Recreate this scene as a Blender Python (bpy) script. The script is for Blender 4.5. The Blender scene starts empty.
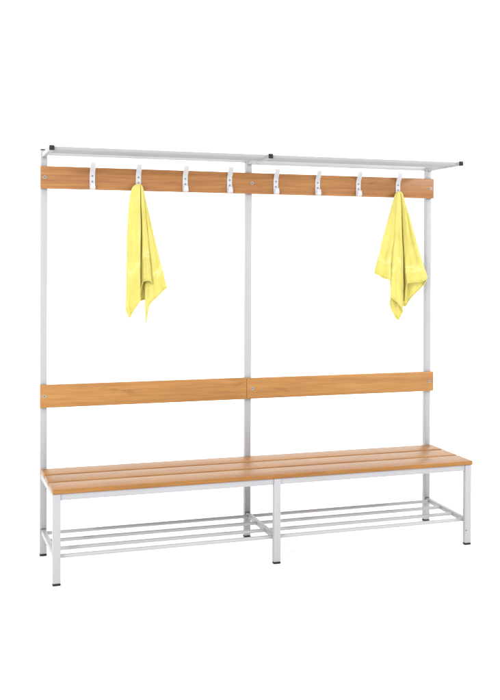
import bpy, bmesh, math, random
from mathutils import Vector, Matrix, noise

random.seed(4)
scn = bpy.context.scene
col = scn.collection

# ------------------------------------------------------------------ camera
cam_d = bpy.data.cameras.new('camera')
cam = bpy.data.objects.new('camera', cam_d)
col.objects.link(cam)
YAW, PITCH, ROLL, F = -.3249, -.0093, .0044, 982.073
cy, sy = math.cos(YAW), math.sin(YAW)
cp, sp = math.cos(PITCH), math.sin(PITCH)
cr, sr = math.cos(ROLL), math.sin(ROLL)
rt = Vector((cy, sy, 0)); fw = Vector((-sy*cp, cy*cp, sp)); up = Vector((sy*sp, -cy*sp, cp))
R_ = rt*cr + up*sr
U_ = -rt*sr + up*cr
m = Matrix((R_, U_, -fw)).transposed().to_4x4()
m.translation = Vector((-1.4504, -4.7001, 1.4025))
cam.matrix_world = m
cam_d.sensor_fit = 'AUTO'
cam_d.sensor_width = 36
cam_d.lens = F/700*36
cam_d.shift_x = -22.99/700
cam_d.shift_y = -83.30/700
cam_d.clip_end = 200
scn.camera = cam

# ------------------------------------------------------------------ light of the white studio
w = bpy.data.worlds.new('World')
scn.world = w
w.use_nodes = True
bg = w.node_tree.nodes['Background']
bg.inputs['Color'].default_value = (1.0, 1.0, 1.0, 1)
bg.inputs['Strength'].default_value = 2.2

def softbox(name, loc, target, size, power, color=(1, 1, 1)):
    d = bpy.data.lights.new(name, 'AREA')
    d.shape = 'SQUARE'; d.size = size; d.energy = power; d.color = color
    o = bpy.data.objects.new(name, d)
    col.objects.link(o)
    o.location = loc
    o.rotation_euler = (Vector(target)-Vector(loc)).to_track_quat('-Z', 'Y').to_euler()
    return o
softbox('studio_key', (-3.6, -4.4, 3.0), (0, 0, .8), .5, 140)
softbox('studio_fill', (4.2, -3.4, 3.2), (.4, 0, .9), .5, 85)

vs = scn.view_settings
vs.view_transform = 'Standard'; vs.look = 'None'; vs.exposure = 0; vs.gamma = 1
vs.use_curve_mapping = False

# ------------------------------------------------------------------ materials
def mat(name):
    mt = bpy.data.materials.new(name); mt.use_nodes = True
    nt = mt.node_tree
    return mt, nt, nt.nodes['Principled BSDF']

def nn(nt, typ, **kw):
    n = nt.nodes.new(typ)
    for k, v in kw.items():
        if k in n.inputs: n.inputs[k].default_value = v
        else: setattr(n, k, v)
    return n

def ramp(nt, stops):
    r = nt.nodes.new('ShaderNodeValToRGB')
    el = r.color_ramp.elements
    el[0].position, el[0].color = stops[0][0], (*stops[0][1], 1)
    el[1].position, el[1].color = stops[-1][0], (*stops[-1][1], 1)
    for p, c in stops[1:-1]:
        e = el.new(p); e.color = (*c, 1)
    return r

def wood(name, dark, mid, light, rough=.42, tint=1.0):
    mt, nt, b = mat(name)
    L = nt.links.new
    tc = nn(nt, 'ShaderNodeTexCoord')
    oi = nn(nt, 'ShaderNodeObjectInfo')
    mul = nn(nt, 'ShaderNodeVectorMath', operation='SCALE')
    comb = nn(nt, 'ShaderNodeCombineXYZ')
    L(oi.outputs['Random'], comb.inputs[0]); L(oi.outputs['Random'], comb.inputs[1]); L(oi.outputs['Random'], comb.inputs[2])
    L(comb.outputs[0], mul.inputs[0]); mul.inputs['Scale'].default_value = 17.3
    add = nn(nt, 'ShaderNodeVectorMath', operation='ADD')
    L(tc.outputs['Object'], add.inputs[0]); L(mul.outputs[0], add.inputs[1])
    def mapped(sc):
        mp = nn(nt, 'ShaderNodeMapping'); mp.inputs['Scale'].default_value = sc
        L(add.outputs[0], mp.inputs['Vector']); return mp.outputs[0]
    n1 = nn(nt, 'ShaderNodeTexNoise', Scale=1.0, Detail=5.0, Roughness=.55, Distortion=.6); L(mapped((1.6, 34, 34)), n1.inputs['Vector'])
    n2 = nn(nt, 'ShaderNodeTexNoise', Scale=1.0, Detail=3.0, Roughness=.6); L(mapped((7, 170, 170)), n2.inputs['Vector'])
    n3 = nn(nt, 'ShaderNodeTexNoise', Scale=1.0, Detail=2.0); L(mapped((2.2, 2.5, 2.5)), n3.inputs['Vector'])
    wv = nn(nt, 'ShaderNodeTexWave', Scale=1.0, Distortion=9.0, Detail=2.0); wv.inputs['Detail Scale'].default_value = .7
    wv.bands_direction = 'Z'; L(mapped((.8, 11, 11)), wv.inputs['Vector'])
    def math_(op, a, bb):
        n = nn(nt, 'ShaderNodeMath', operation=op)
        for i, s in enumerate((a, bb)):
            if isinstance(s, float): n.inputs[i].default_value = s
            else: L(s, n.inputs[i])
        return n.outputs[0]
    s = math_('ADD', math_('MULTIPLY', n1.outputs[0], .36), math_('MULTIPLY', n2.outputs[0], .40))
    s = math_('ADD', s, math_('MULTIPLY', n3.outputs[0], .18))
    s = math_('ADD', s, math_('MULTIPLY', wv.outputs[1], .03))
    r = ramp(nt, [(.36, dark), (.50, mid), (.66, light)])
    L(s, r.inputs[0]); L(r.outputs[0], b.inputs['Base Color'])
    # short dark pore flecks of beech
    vo = nn(nt, 'ShaderNodeTexVoronoi', Scale=1.0); L(mapped((22, 330, 330)), vo.inputs['Vector'])
    fl = ramp(nt, [(.05, (.80, .76, .72)), (.22, (1, 1, 1))]); L(vo.outputs[0], fl.inputs[0])
    mx = nn(nt, 'ShaderNodeMix', data_type='RGBA', blend_type='MULTIPLY'); mx.inputs[0].default_value = .8
    L(r.outputs[0], mx.inputs[6]); L(fl.outputs[0], mx.inputs[7]); L(mx.outputs[2], b.inputs['Base Color'])
    # a few small brown growth marks
    kn = nn(nt, 'ShaderNodeTexNoise', Scale=1.0, Detail=1.0, Distortion=.8); L(mapped((5, 19, 19)), kn.inputs['Vector'])
    kr = ramp(nt, [(.66, (1, 1, 1)), (.76, (.80, .72, .64))]); L(kn.outputs[0], kr.inputs[0])
    mk = nn(nt, 'ShaderNodeMix', data_type='RGBA', blend_type='MULTIPLY'); mk.inputs[0].default_value = 1
    L(mx.outputs[2], mk.inputs[6]); L(kr.outputs[0], mk.inputs[7]); L(mk.outputs[2], b.inputs['Base Color'])
    bp = nn(nt, 'ShaderNodeBump', Strength=.12, Distance=.0006); L(n2.outputs[0], bp.inputs['Height']); L(bp.outputs[0], b.inputs['Normal'])
    b.inputs['Roughness'].default_value = rough
    b.inputs['Coat Weight'].default_value = .06
    b.inputs['Specular IOR Level'].default_value = .35
    b.inputs['Coat Roughness'].default_value = .3
    return mt

def painted(name, colr, rough, bump=.05, var=.03):
    mt, nt, b = mat(name); L = nt.links.new
    tc = nn(nt, 'ShaderNodeTexCoord')
    n = nn(nt, 'ShaderNodeTexNoise', Scale=4.0, Detail=3.0); L(tc.outputs['Object'], n.inputs['Vector'])
    r = ramp(nt, [(.3, tuple(c*(1-var) for c in colr)), (.7, tuple(min(1, c*(1+var)) for c in colr))])
    L(n.outputs[0], r.inputs[0]); L(r.outputs[0], b.inputs['Base Color'])
    n2 = nn(nt, 'ShaderNodeTexNoise', Scale=900.0, Detail=1.0); L(tc.outputs['Object'], n2.inputs['Vector'])
    bp = nn(nt, 'ShaderNodeBump', Strength=bump, Distance=.0004); L(n2.outputs[0], bp.inputs['Height']); L(bp.outputs[0], b.inputs['Normal'])
    b.inputs['Roughness'].default_value = rough
    return mt

M_WOOD_HOOK = wood('beech_hook_board', (.165, .058, .012), (.222, .090, .020), (.285, .132, .036))
M_WOOD_BACK = wood('beech_backrest', (.21, .085, .015), (.262, .118, .023), (.32, .158, .040))
M_WOOD_SEAT = wood('beech_seat', (.160, .064, .014), (.218, .096, .020), (.280, .136, .034), rough=.42)
M_WOOD_SEAT.node_tree.nodes['Principled BSDF'].inputs['Specular IOR Level'].default_value = .22
M_WOOD_SEAT.node_tree.nodes['Principled BSDF'].inputs['Coat Weight'].default_value = .03
M_METAL = painted('light_grey_powder_coat', (.255, .255, .267), .42)
M_BAR = painted('light_grey_rod_coat', (.28, .279, .284), .3)
M_SHELF = painted('grey_shelf_rod_coat', (.215, .214, .22), .4)
M_HOOK = painted('pale_hook_coat', (.36, .36, .375), .4)
M_BLACK = painted('black_plastic', (.012, .012, .015), .4)
M_BLACK.node_tree.nodes['Principled BSDF'].inputs['Specular IOR Level'].default_value = .15
M_SCREW = painted('grey_screw', (.13, .13, .15), .4)
M_STEEL, _, b_ = mat('zinc_screw'); b_.inputs['Metallic'].default_value = 1
b_.inputs['Base Color'].default_value = (.26, .25, .25, 1); b_.inputs['Roughness'].default_value = .35
M_HOLE = painted('screw_recess', (.05, .05, .06), .6)
M_FLOOR = painted('white_studio_paper', (.93, .93, .93), .9, 0, .004)

def towel_mat():
    mt, nt, b = mat('yellow_terry'); L = nt.links.new
    tc = nn(nt, 'ShaderNodeTexCoord')
    n = nn(nt, 'ShaderNodeTexNoise', Scale=9.0, Detail=4.0); L(tc.outputs['Object'], n.inputs['Vector'])
    r = ramp(nt, [(.3, (.51, .450, .098)), (.7, (.58, .520, .145))]); L(n.outputs[0], r.inputs[0])
    # woven pale motif band
    at = nn(nt, 'ShaderNodeAttribute', attribute_name='band')
    bandr = ramp(nt, [(.455, (0, 0, 0)), (.47, (1, 1, 1)), (.53, (1, 1, 1)), (.545, (0, 0, 0))])
    L(at.outputs['Fac'], bandr.inputs[0])
    mo = nn(nt, 'ShaderNodeTexNoise', Scale=38.0, Detail=3.0, Distortion=.4); L(tc.outputs['Object'], mo.inputs['Vector'])
    mr = ramp(nt, [(.47, (0, 0, 0)), (.56, (1, 1, 1))]); L(mo.outputs[0], mr.inputs[0])
    mm = nn(nt, 'ShaderNodeMath', operation='MULTIPLY'); L(bandr.outputs[0], mm.inputs[0]); L(mr.outputs[0], mm.inputs[1])
    mx = nn(nt, 'ShaderNodeMix', data_type='RGBA'); L(mm.outputs[0], mx.inputs[0]); L(r.outputs[0], mx.inputs[6])
    mx.inputs[7].default_value = (.60, .55, .20, 1)
    L(mx.outputs[2], b.inputs['Base Color'])
    n2 = nn(nt, 'ShaderNodeTexNoise', Scale=170.0, Detail=4.0); L(tc.outputs['Object'], n2.inputs['Vector'])
    bp = nn(nt, 'ShaderNodeBump', Strength=.8, Distance=.003); L(n2.outputs[0], bp.inputs['Height']); L(bp.outputs[0], b.inputs['Normal'])
    b.inputs['Roughness'].default_value = .95
    b.inputs['Sheen Weight'].default_value = .15
    tr = nn(nt, 'ShaderNodeBsdfTranslucent'); L(mx.outputs[2], tr.inputs['Color']); L(bp.outputs[0], tr.inputs['Normal'])
    ms = nn(nt, 'ShaderNodeMixShader'); ms.inputs[0].default_value = .28
    L(b.outputs[0], ms.inputs[1]); L(tr.outputs[0], ms.inputs[2]); L(ms.outputs[0], nt.nodes['Material Output'].inputs['Surface'])
    return mt
M_TOWEL = towel_mat()

# ------------------------------------------------------------------ mesh helpers
def finish(name, bm, material, parent=None, smooth=False):
    bmesh.ops.recalc_face_normals(bm, faces=bm.faces)
    me = bpy.data.meshes.new(name); bm.to_mesh(me); bm.free()
    o = bpy.data.objects.new(name, me); col.objects.link(o)
    for mt in (material if isinstance(material, (list, tuple)) else [material]): me.materials.append(mt)
    if parent: o.parent = parent
    for p in me.polygons: p.use_smooth = smooth
    if smooth:
        try: me.set_sharp_from_angle(angle=math.radians(40))
        except Exception: pass
    return o

def box(bm, x0, x1, y0, y1, z0, z1, bev=.002, seg=2):
    t = bmesh.new()
    bmesh.ops.create_cube(t, size=1)
    for v in t.verts:
        v.co = Vector(((x0+x1)/2+v.co.x*(x1-x0), (y0+y1)/2+v.co.y*(y1-y0), (z0+z1)/2+v.co.z*(z1-z0)))
    if bev: bmesh.ops.bevel(t, geom=t.edges[:], offset=bev, segments=seg, profile=.5, affect='EDGES')
    me = bpy.data.meshes.new('t'); t.to_mesh(me); t.free(); bm.from_mesh(me); bpy.data.meshes.remove(me)

def rod(bm, a, b, r, n=20):
    a, b = Vector(a), Vector(b); d = (b-a).normalized()
    q = d.to_track_quat('Z', 'Y')
    rings = []
    for p in (a, b):
        rings.append([bm.verts.new(p + q @ Vector((r*math.cos(2*math.pi*i/n), r*math.sin(2*math.pi*i/n), 0))) for i in range(n)])
    for i in range(n):
        j = (i+1) % n
        bm.faces.new((rings[0][i], rings[0][j], rings[1][j], rings[1][i]))
    bm.faces.new(rings[0]); bm.faces.new(rings[1])

def slab(bm, pts, z0, z1, bev=.002):      # a plan outline pushed up
    t = bmesh.new()
    f = t.faces.new([t.verts.new((x, y, z0)) for x, y in pts])
    e = bmesh.ops.extrude_face_region(t, geom=[f])
    for v in e['geom']:
        if isinstance(v, bmesh.types.BMVert): v.co.z = z1
    bmesh.ops.recalc_face_normals(t, faces=t.faces)
    if bev: bmesh.ops.bevel(t, geom=t.edges[:], offset=bev, segments=3, profile=.5, affect='EDGES')
    me = bpy.data.meshes.new('t'); t.to_mesh(me); t.free(); bm.from_mesh(me); bpy.data.meshes.remove(me)

# ------------------------------------------------------------------ the setting: white sweep of studio paper
bm = bmesh.new()
prof = [(-9, 0)] + [(y, 0) for y in (-6, -3, 0, 3)]
for i in range(1, 17):
    a = math.pi/2*i/16
    prof.append((3+2.0*math.sin(a), 2.0-2.0*math.cos(a)))
prof += [(5.0, 4), (5.0, 7)]
rows = []
for y, z in prof: rows.append([bm.verts.new((x, y, z)) for x in (-12, -6, 0, 6, 12)])
for a_, b2 in zip(rows, rows[1:]):
    for i in range(4): bm.faces.new((a_[i], a_[i+1], b2[i+1], b2[i]))
fl = finish('floor', bm, M_FLOOR, None, True)
fl['kind'] = 'structure'

# ------------------------------------------------------------------ the bench
bench = bpy.data.objects.new('cloakroom_bench', None); col.objects.link(bench)
bench['label'] = 'long slatted wooden bench with light grey metal frame, coat hooks and shoe rods'
bench['category'] = 'bench'

POST_X = (-1.0, 0.0, 1.0)
LEG_X = (-.987, .004, .990)
for X in POST_X:                                           # the three tall rear posts
    bm = bmesh.new(); box(bm, X-.0155, X+.0155, -.0155, .0155, .0098, 1.899, .003, 3)
    p = finish('post', bm, M_METAL, bench, True)
    bm = bmesh.new(); box(bm, X-.0162, X+.0162, -.0162, .0162, 1.8992, 1.904, .0015)
    finish('cap', bm, M_BLACK, p, True)
    bm = bmesh.new(); box(bm, X-.0168, X+.0168, -.0168, .0168, 0, .0098, .0048, 3)
    finish('foot', bm, M_BLACK, p, True)
for X in LEG_X:                                            # the three short front legs
    bm = bmesh.new(); box(bm, X-.017, X+.017, -.463, -.438, .010, .3915, .003, 3)
    p = finish('leg', bm, M_METAL, bench, True)
    bm = bmesh.new(); box(bm, X-.0178, X+.0178, -.4638, -.4372, 0, .0098, .0048, 3)
    finish('foot', bm, M_BLACK, p, True)
    if X > .5:
        bm = bmesh.new(); rod(bm, (X-.0105, -.4637, .072), (X-.0105, -.4625, .072), .0033, 16)
        finish('drilled_hole', bm, M_HOLE, p)

# seat frame: front rail, rear rail, three cross rails
bm = bmesh.new()
for a_, b2 in ((LEG_X[0]+.0172, LEG_X[1]-.0172), (LEG_X[1]+.0172, LEG_X[2]-.0172)):
    box(bm, a_, b2, -.4585, -.4385, .3635, .3912, .002)
for a_, b2 in ((-1+.0157, -.0157), (.0157, 1-.0157)):
    box(bm, a_, b2, -.0125, .0125, .3635, .3912, .002)
for k in range(3):
    x0, x1 = POST_X[k], LEG_X[k]
    h = .0125
    slab(bm, [(x0-h, -.0157), (x0+h, -.0157), (x1+h, -.4378), (x1-h, -.4378)], .3632, .3908)
finish('seat_frame', bm, M_METAL, bench, True)

# slats: their ends follow the slightly splayed frame
def edge_x(y, s):
    t = -y/.46
    return s*((1.013 if s < 0 else 1.017) - (.008 if s < 0 else .005)*t)
for y0, y1 in ((-.024, -.154), (-.172, -.307), (-.325, -.466)):
    bm = bmesh.new()
    slab(bm, [(edge_x(y1, -1), y1), (edge_x(y1, 1), y1), (edge_x(y0, 1), y0), (edge_x(y0, -1), y0)], .3918, .412, .0035)
    finish('seat_slat', bm, M_WOOD_SEAT, bench, True)

# boards screwed to the posts
def board(name, x0, x1, z0, z1, material, bolts):
    bm = bmesh.new(); box(bm, x0, x1, -.0365, -.0160, z0, z1, .003, 3)
    o = finish(name, bm, material, bench, True)
    for bx in bolts:
        bm = bmesh.new()
        rod(bm, (bx, -.0385, (z0+z1)/2), (bx, -.0363, (z0+z1)/2), .0078, 28)
        bo = finish('bolt', bm, M_STEEL, o, False)
        bm = bmesh.new()
        rod(bm, (bx, -.0389, (z0+z1)/2), (bx, -.0384, (z0+z1)/2), .0038, 6)
        # the dark hexagonal socket stays inside the bolt's own mesh
        me = bpy.data.meshes.new('t'); bm.to_mesh(me); bm.free()
        b2_ = bmesh.new(); b2_.from_mesh(bo.data); n0 = len(b2_.faces); b2_.from_mesh(me); b2_.faces.ensure_lookup_table()
        for f in b2_.faces[n0:]: f.material_index = 1
        bmesh.ops.recalc_face_normals(b2_, faces=b2_.faces)
        b2_.to_mesh(bo.data); b2_.free(); bo.data.materials.append(M_HOLE)
    return o
board('hook_board', -1.018, 1.018, 1.719, 1.8235, M_WOOD_HOOK, (-1.0, .008, .998))
board('backrest_board', -1.018, -.0145, .6975, .8045, M_WOOD_BACK, (-1.0,))
board('backrest_board', -.0140, 1.022, .6985, .8015, M_WOOD_BACK, (.014, .996))

# hooks: a strip of folded steel, prong leaning forward on top, short curl at the bottom
def hook_profile():
    P = [(-.033, 1.8445), (-.026, 1.830), (-.014, 1.812), (-.006, 1.802), (-.0028, 1.794), (-.0022, 1.786)]
    P += [(-.0022, z) for z in (1.770, 1.750, 1.734)]
    cyy, cz, r = -.0132, 1.732, .011
    for i in range(0, 9):
        a = math.pi*i/8
        P.append((cyy + r*math.cos(a), cz - r*math.sin(a)))
    P += [(-.0245, 1.740), (-.0255, 1.7485)]
    return P
def make_hook(X):
    P = [Vector((0, y-.0365, z)) for y, z in hook_profile()]
    th, wd = .003, .0255
    bm = bmesh.new(); rings = []
    n = len(P)
    for i, p in enumerate(P):
        t = (P[min(i+1, n-1)]-P[max(i-1, 0)]).normalized()
        nr = Vector((0, -t.z, t.y))
        wi = wd*(1 if i < n-6 else (.92 if i < n-2 else .75))/2
        if i == 0: wi *= .86
        rings.append([bm.verts.new(Vector((X+sx*wi, 0, 0))+p+nr*sn*th/2) for sx, sn in ((-1, -1), (1, -1), (1, 1), (-1, 1))])
    for a_, b2 in zip(rings, rings[1:]):
        for i in range(4):
            j = (i+1) % 4; bm.faces.new((a_[i], a_[j], b2[j], b2[i]))
    bm.faces.new(rings[0]); bm.faces.new(rings[-1])
    bmesh.ops.recalc_face_normals(bm, faces=bm.faces)
    o = finish('coat_hook', bm, M_HOOK, bench, True)
    bv = o.modifiers.new('bevel', 'BEVEL'); bv.width = .0009; bv.segments = 2; bv.limit_method = 'ANGLE'
    for z in (1.783, 1.757):
        bm = bmesh.new(); rod(bm, (X, -.0415, z), (X, -.0403, z), .0043, 20)
        finish('screw', bm, M_SCREW, o)
    return o
for X in (-.780, -.561, -.332, -.108, .133, .357, .582, .807): make_hook(X)

# top: rear rails between the posts, brackets with black plugs, rods of the hat shelf
for a_, b2, z in ((-1+.0157, -.0157, 1.8765), (.0157, 1-.0157, 1.868)):
    bm = bmesh.new(); box(bm, a_, b2, -.0125, .0125, z, z+.021, .002)
    finish('top_rail', bm, M_METAL, bench, True)
for X in POST_X:
    bm = bmesh.new(); box(bm, X-.0105, X+.0105, -.352, -.0157, 1.8645, 1.8855, .002)
    p = finish('shelf_bracket', bm, M_METAL, bench, True)
    bm = bmesh.new(); box(bm, X-.0112, X+.0112, -.3585, -.3521, 1.8638, 1.8862, .002)
    finish('end_cap', bm, M_BLACK, p, True)
for Y in (-.330, -.268, -.206):
    for a_, b2 in ((-1+.0107, -.0107), (.0107, 1-.0107)):
        bm = bmesh.new(); rod(bm, (a_, Y, 1.8755), (b2, Y, 1.8755), .0085)
        finish('shelf_rod', bm, M_SHELF, bench, True)

# bottom: three side bars and four shoe rods in each bay
def bar_x(k, y):
    t = (-.0157-y)/(.4378-.0157)
    return POST_X[k]+(LEG_X[k]-POST_X[k])*t
for k in range(3):
    x0, x1 = POST_X[k], LEG_X[k]; h = .0105
    bm = bmesh.new()
    slab(bm, [(x0-h, -.0175), (x0+h, -.0175), (x1+h, -.4378), (x1-h, -.4378)], .106, .128)
    p = finish('rack_bar', bm, M_METAL, bench, True)
    bm = bmesh.new(); box(bm, x0-.0115, x0+.0115, -.0174, -.0156, .105, .1295, .0005, 1)
    finish('end_plug', bm, M_BLACK, p)
for Y in (-.047, -.178, -.310, -.424):
    for k in (0, 1):
        bm = bmesh.new(); rod(bm, (bar_x(k, Y)+.0107, Y, .1165), (bar_x(k+1, Y)-.0107, Y, .1165), .0085)
        finish('rack_rod', bm, M_BAR, bench, True)

# ------------------------------------------------------------------ towels
def catmull(a, b, c, d, t):
    return [.5*((2*q)+(-p+r)*t+(2*p-5*q+4*r-s)*t*t+(-p+3*q-3*r+s)*t**3) for p, q, r, s in zip(a, b, c, d)]

def make_towel(label, apex, cols, seed, bands):
    ax, ay, az = apex
    SUB, ROWS = 7, 64
    pts = []
    data = [list(c)+[bd] for c, bd in zip(cols, bands)]
    n = len(data)
    for i in range(n-1):
        a, b, c, d = data[max(i-1, 0)], data[i], data[i+1], data[min(i+2, n-1)]
        for s in range(SUB):
            t = s/SUB
            cm = catmull(a, b, c, d, t); ln = [q+(r-q)*t for q, r in zip(b, c)]
            pts.append([.55*u+.45*v for u, v in zip(cm, ln)])
    pts.append(data[-1])
    bm = bmesh.new(); lay = bm.verts.layers.float.new('band')
    grid = []
    for r in range(ROWS+1):
        v = (r/ROWS)**1.25
        row = []
        for k, (hx, hz, d, p, bd) in enumerate(pts):
            dx = hx-ax
            dome = min(1, math.sqrt(max(0, 1-(1-min(1, r/4))**2))+.03)
            rx = max(-1, min(1, dx/.07))*.0145
            ry = -(d-.016)*.38
            g = v**p
            x = ax + rx*dome*(1-v) + dx*g
            y = ay + ry*dome*(1-v) - (d-.002)*(v**.55)
            z = az + (hz-az)*v + .009*(1-dome)
            # small soft waves that grow down the cloth
            q = noise.noise(Vector((hx*26+seed, d*40, v*3.2)))
            q2 = noise.noise(Vector((hx*70+seed*2, v*9, d*60)))
            amp = min(1, v*2.2)
            y += (q*.010+q2*.005)*amp
            y += (noise.noise(Vector((k*.13+seed, 5.5, v*.7)))*.013 + noise.noise(Vector((k*.34+seed, 9.5, v*1.3)))*.006)*amp
            x += noise.noise(Vector((v*5, seed+k*.11, 3)))*.0022*amp
            vert = bm.verts.new((x, y, z)); vert[lay] = .5+(v-bd)
            row.append(vert)
        grid.append(row)
    for a_, b2 in zip(grid, grid[1:]):
        for i in range(len(a_)-1): bm.faces.new((a_[i], a_[i+1], b2[i+1], b2[i]))
    hem = [v.co.copy() for v in grid[-1]]
    bmesh.ops.recalc_face_normals(bm, faces=bm.faces)
    # stitched hem: a thin bead that runs round the lower edge
    rings = []
    for i, p in enumerate(hem):
        t = (hem[min(i+1, len(hem)-1)]-hem[max(i-1, 0)]).normalized()
        nrm = t.cross(Vector((0, 0, 1))); nrm = nrm.normalized() if nrm.length > 1e-4 else Vector((0, 1, 0))
        bn = t.cross(nrm).normalized()
        ring = []
        for j in range(8):
            a = math.pi*2*j/8
            vv = bm.verts.new(p+nrm*math.cos(a)*.0028+bn*math.sin(a)*.0028); vv[lay] = 1
            ring.append(vv)
        rings.append(ring)
    for a_, b2 in zip(rings, rings[1:]):
        for j in range(8):
            q = (j+1) % 8; bm.faces.new((a_[j], a_[q], b2[q], b2[j]))
    me = bpy.data.meshes.new('towel'); bm.to_mesh(me); bm.free()
    me.materials.append(M_TOWEL)
    for p in me.polygons: p.use_smooth = True
    o = bpy.data.objects.new('towel', me); col.objects.link(o)
    so = o.modifiers.new('thickness', 'SOLIDIFY'); so.thickness = .0022; so.offset = 0
    o['label'] = label; o['category'] = 'towel'
    o['group'] = 'yellow towels on the coat hooks'
    return o

LEFT = [(-0.6294, 1.1611, 0.02, 0.3), (-0.612, 1.1166, 0.03, 0.4), (-0.5888, 1.1619, 0.045, 0.55), (-0.5661, 1.2043, 0.05, 0.8), (-0.5605, 1.2168, 0.008, 0.8), (-0.5498, 1.2865, 0.038, 1), (-0.5287, 1.2939, 0.052, 1), (-0.507, 1.2817, 0.04, 1), (-0.508, 1.2451, 0.01, 1), (-0.532, 1.0928, 0.012, 1), (-0.5202, 1.1695, 0.024, 1), (-0.4846, 1.2121, 0.026, 1), (-0.4552, 1.2381, 0.024, 1), (-0.4321, 1.2592, 0.014, 1.05), (-0.4629, 1.2394, -0.008, 1), (-0.52, 1.2061, -0.014, 1), (-0.5634, 1.1921, -0.014, 0.8), (-0.6129, 1.1929, -0.006, 0.4)]
RIGHT = [(0.6634, 1.3262, 0.0, 0.9), (0.6984, 1.3048, 0.02, 0.9), (0.7372, 1.2845, 0.04, 0.9), (0.7343, 1.2076, 0.047, 0.8), (0.7632, 1.1818, 0.052, 0.8), (0.8044, 1.1422, 0.044, 0.8), (0.8113, 1.1233, 0.03, 0.8), (0.7884, 1.0841, 0.02, 0.8), (0.7533, 1.1388, 0.014, 0.8), (0.7509, 1.1853, 0.01, 0.8), (0.8114, 1.1582, 0.0, 0.8), (0.8347, 1.1842, 0.005, 0.8), (0.8285, 1.2711, 0.034, 1), (0.8694, 1.279, 0.044, 1), (0.9215, 1.2838, 0.038, 1), (0.9541, 1.3069, 0.022, 1), (0.945, 1.2619, 0.004, 1), (0.8835, 1.2043, -0.006, 1), (0.8462, 1.152, -0.012, 1), (0.7902, 1.1942, -0.016, 1)]
make_towel('yellow towel hanging from the second hook from the left, hem ending in two points', (-.5612, -.066, 1.743), LEFT, 3.1,
           [.66]*4+[.72]*5+[.82]*5+[1.4]*4)
make_towel('yellow towel hanging from the rightmost hook, one folded corner lowest in the middle', (.7990, -.066, 1.743), RIGHT, 7.7,
           [.80]*4+[.62]*4+[.7]*4+[.85]*4+[1.4]*4)
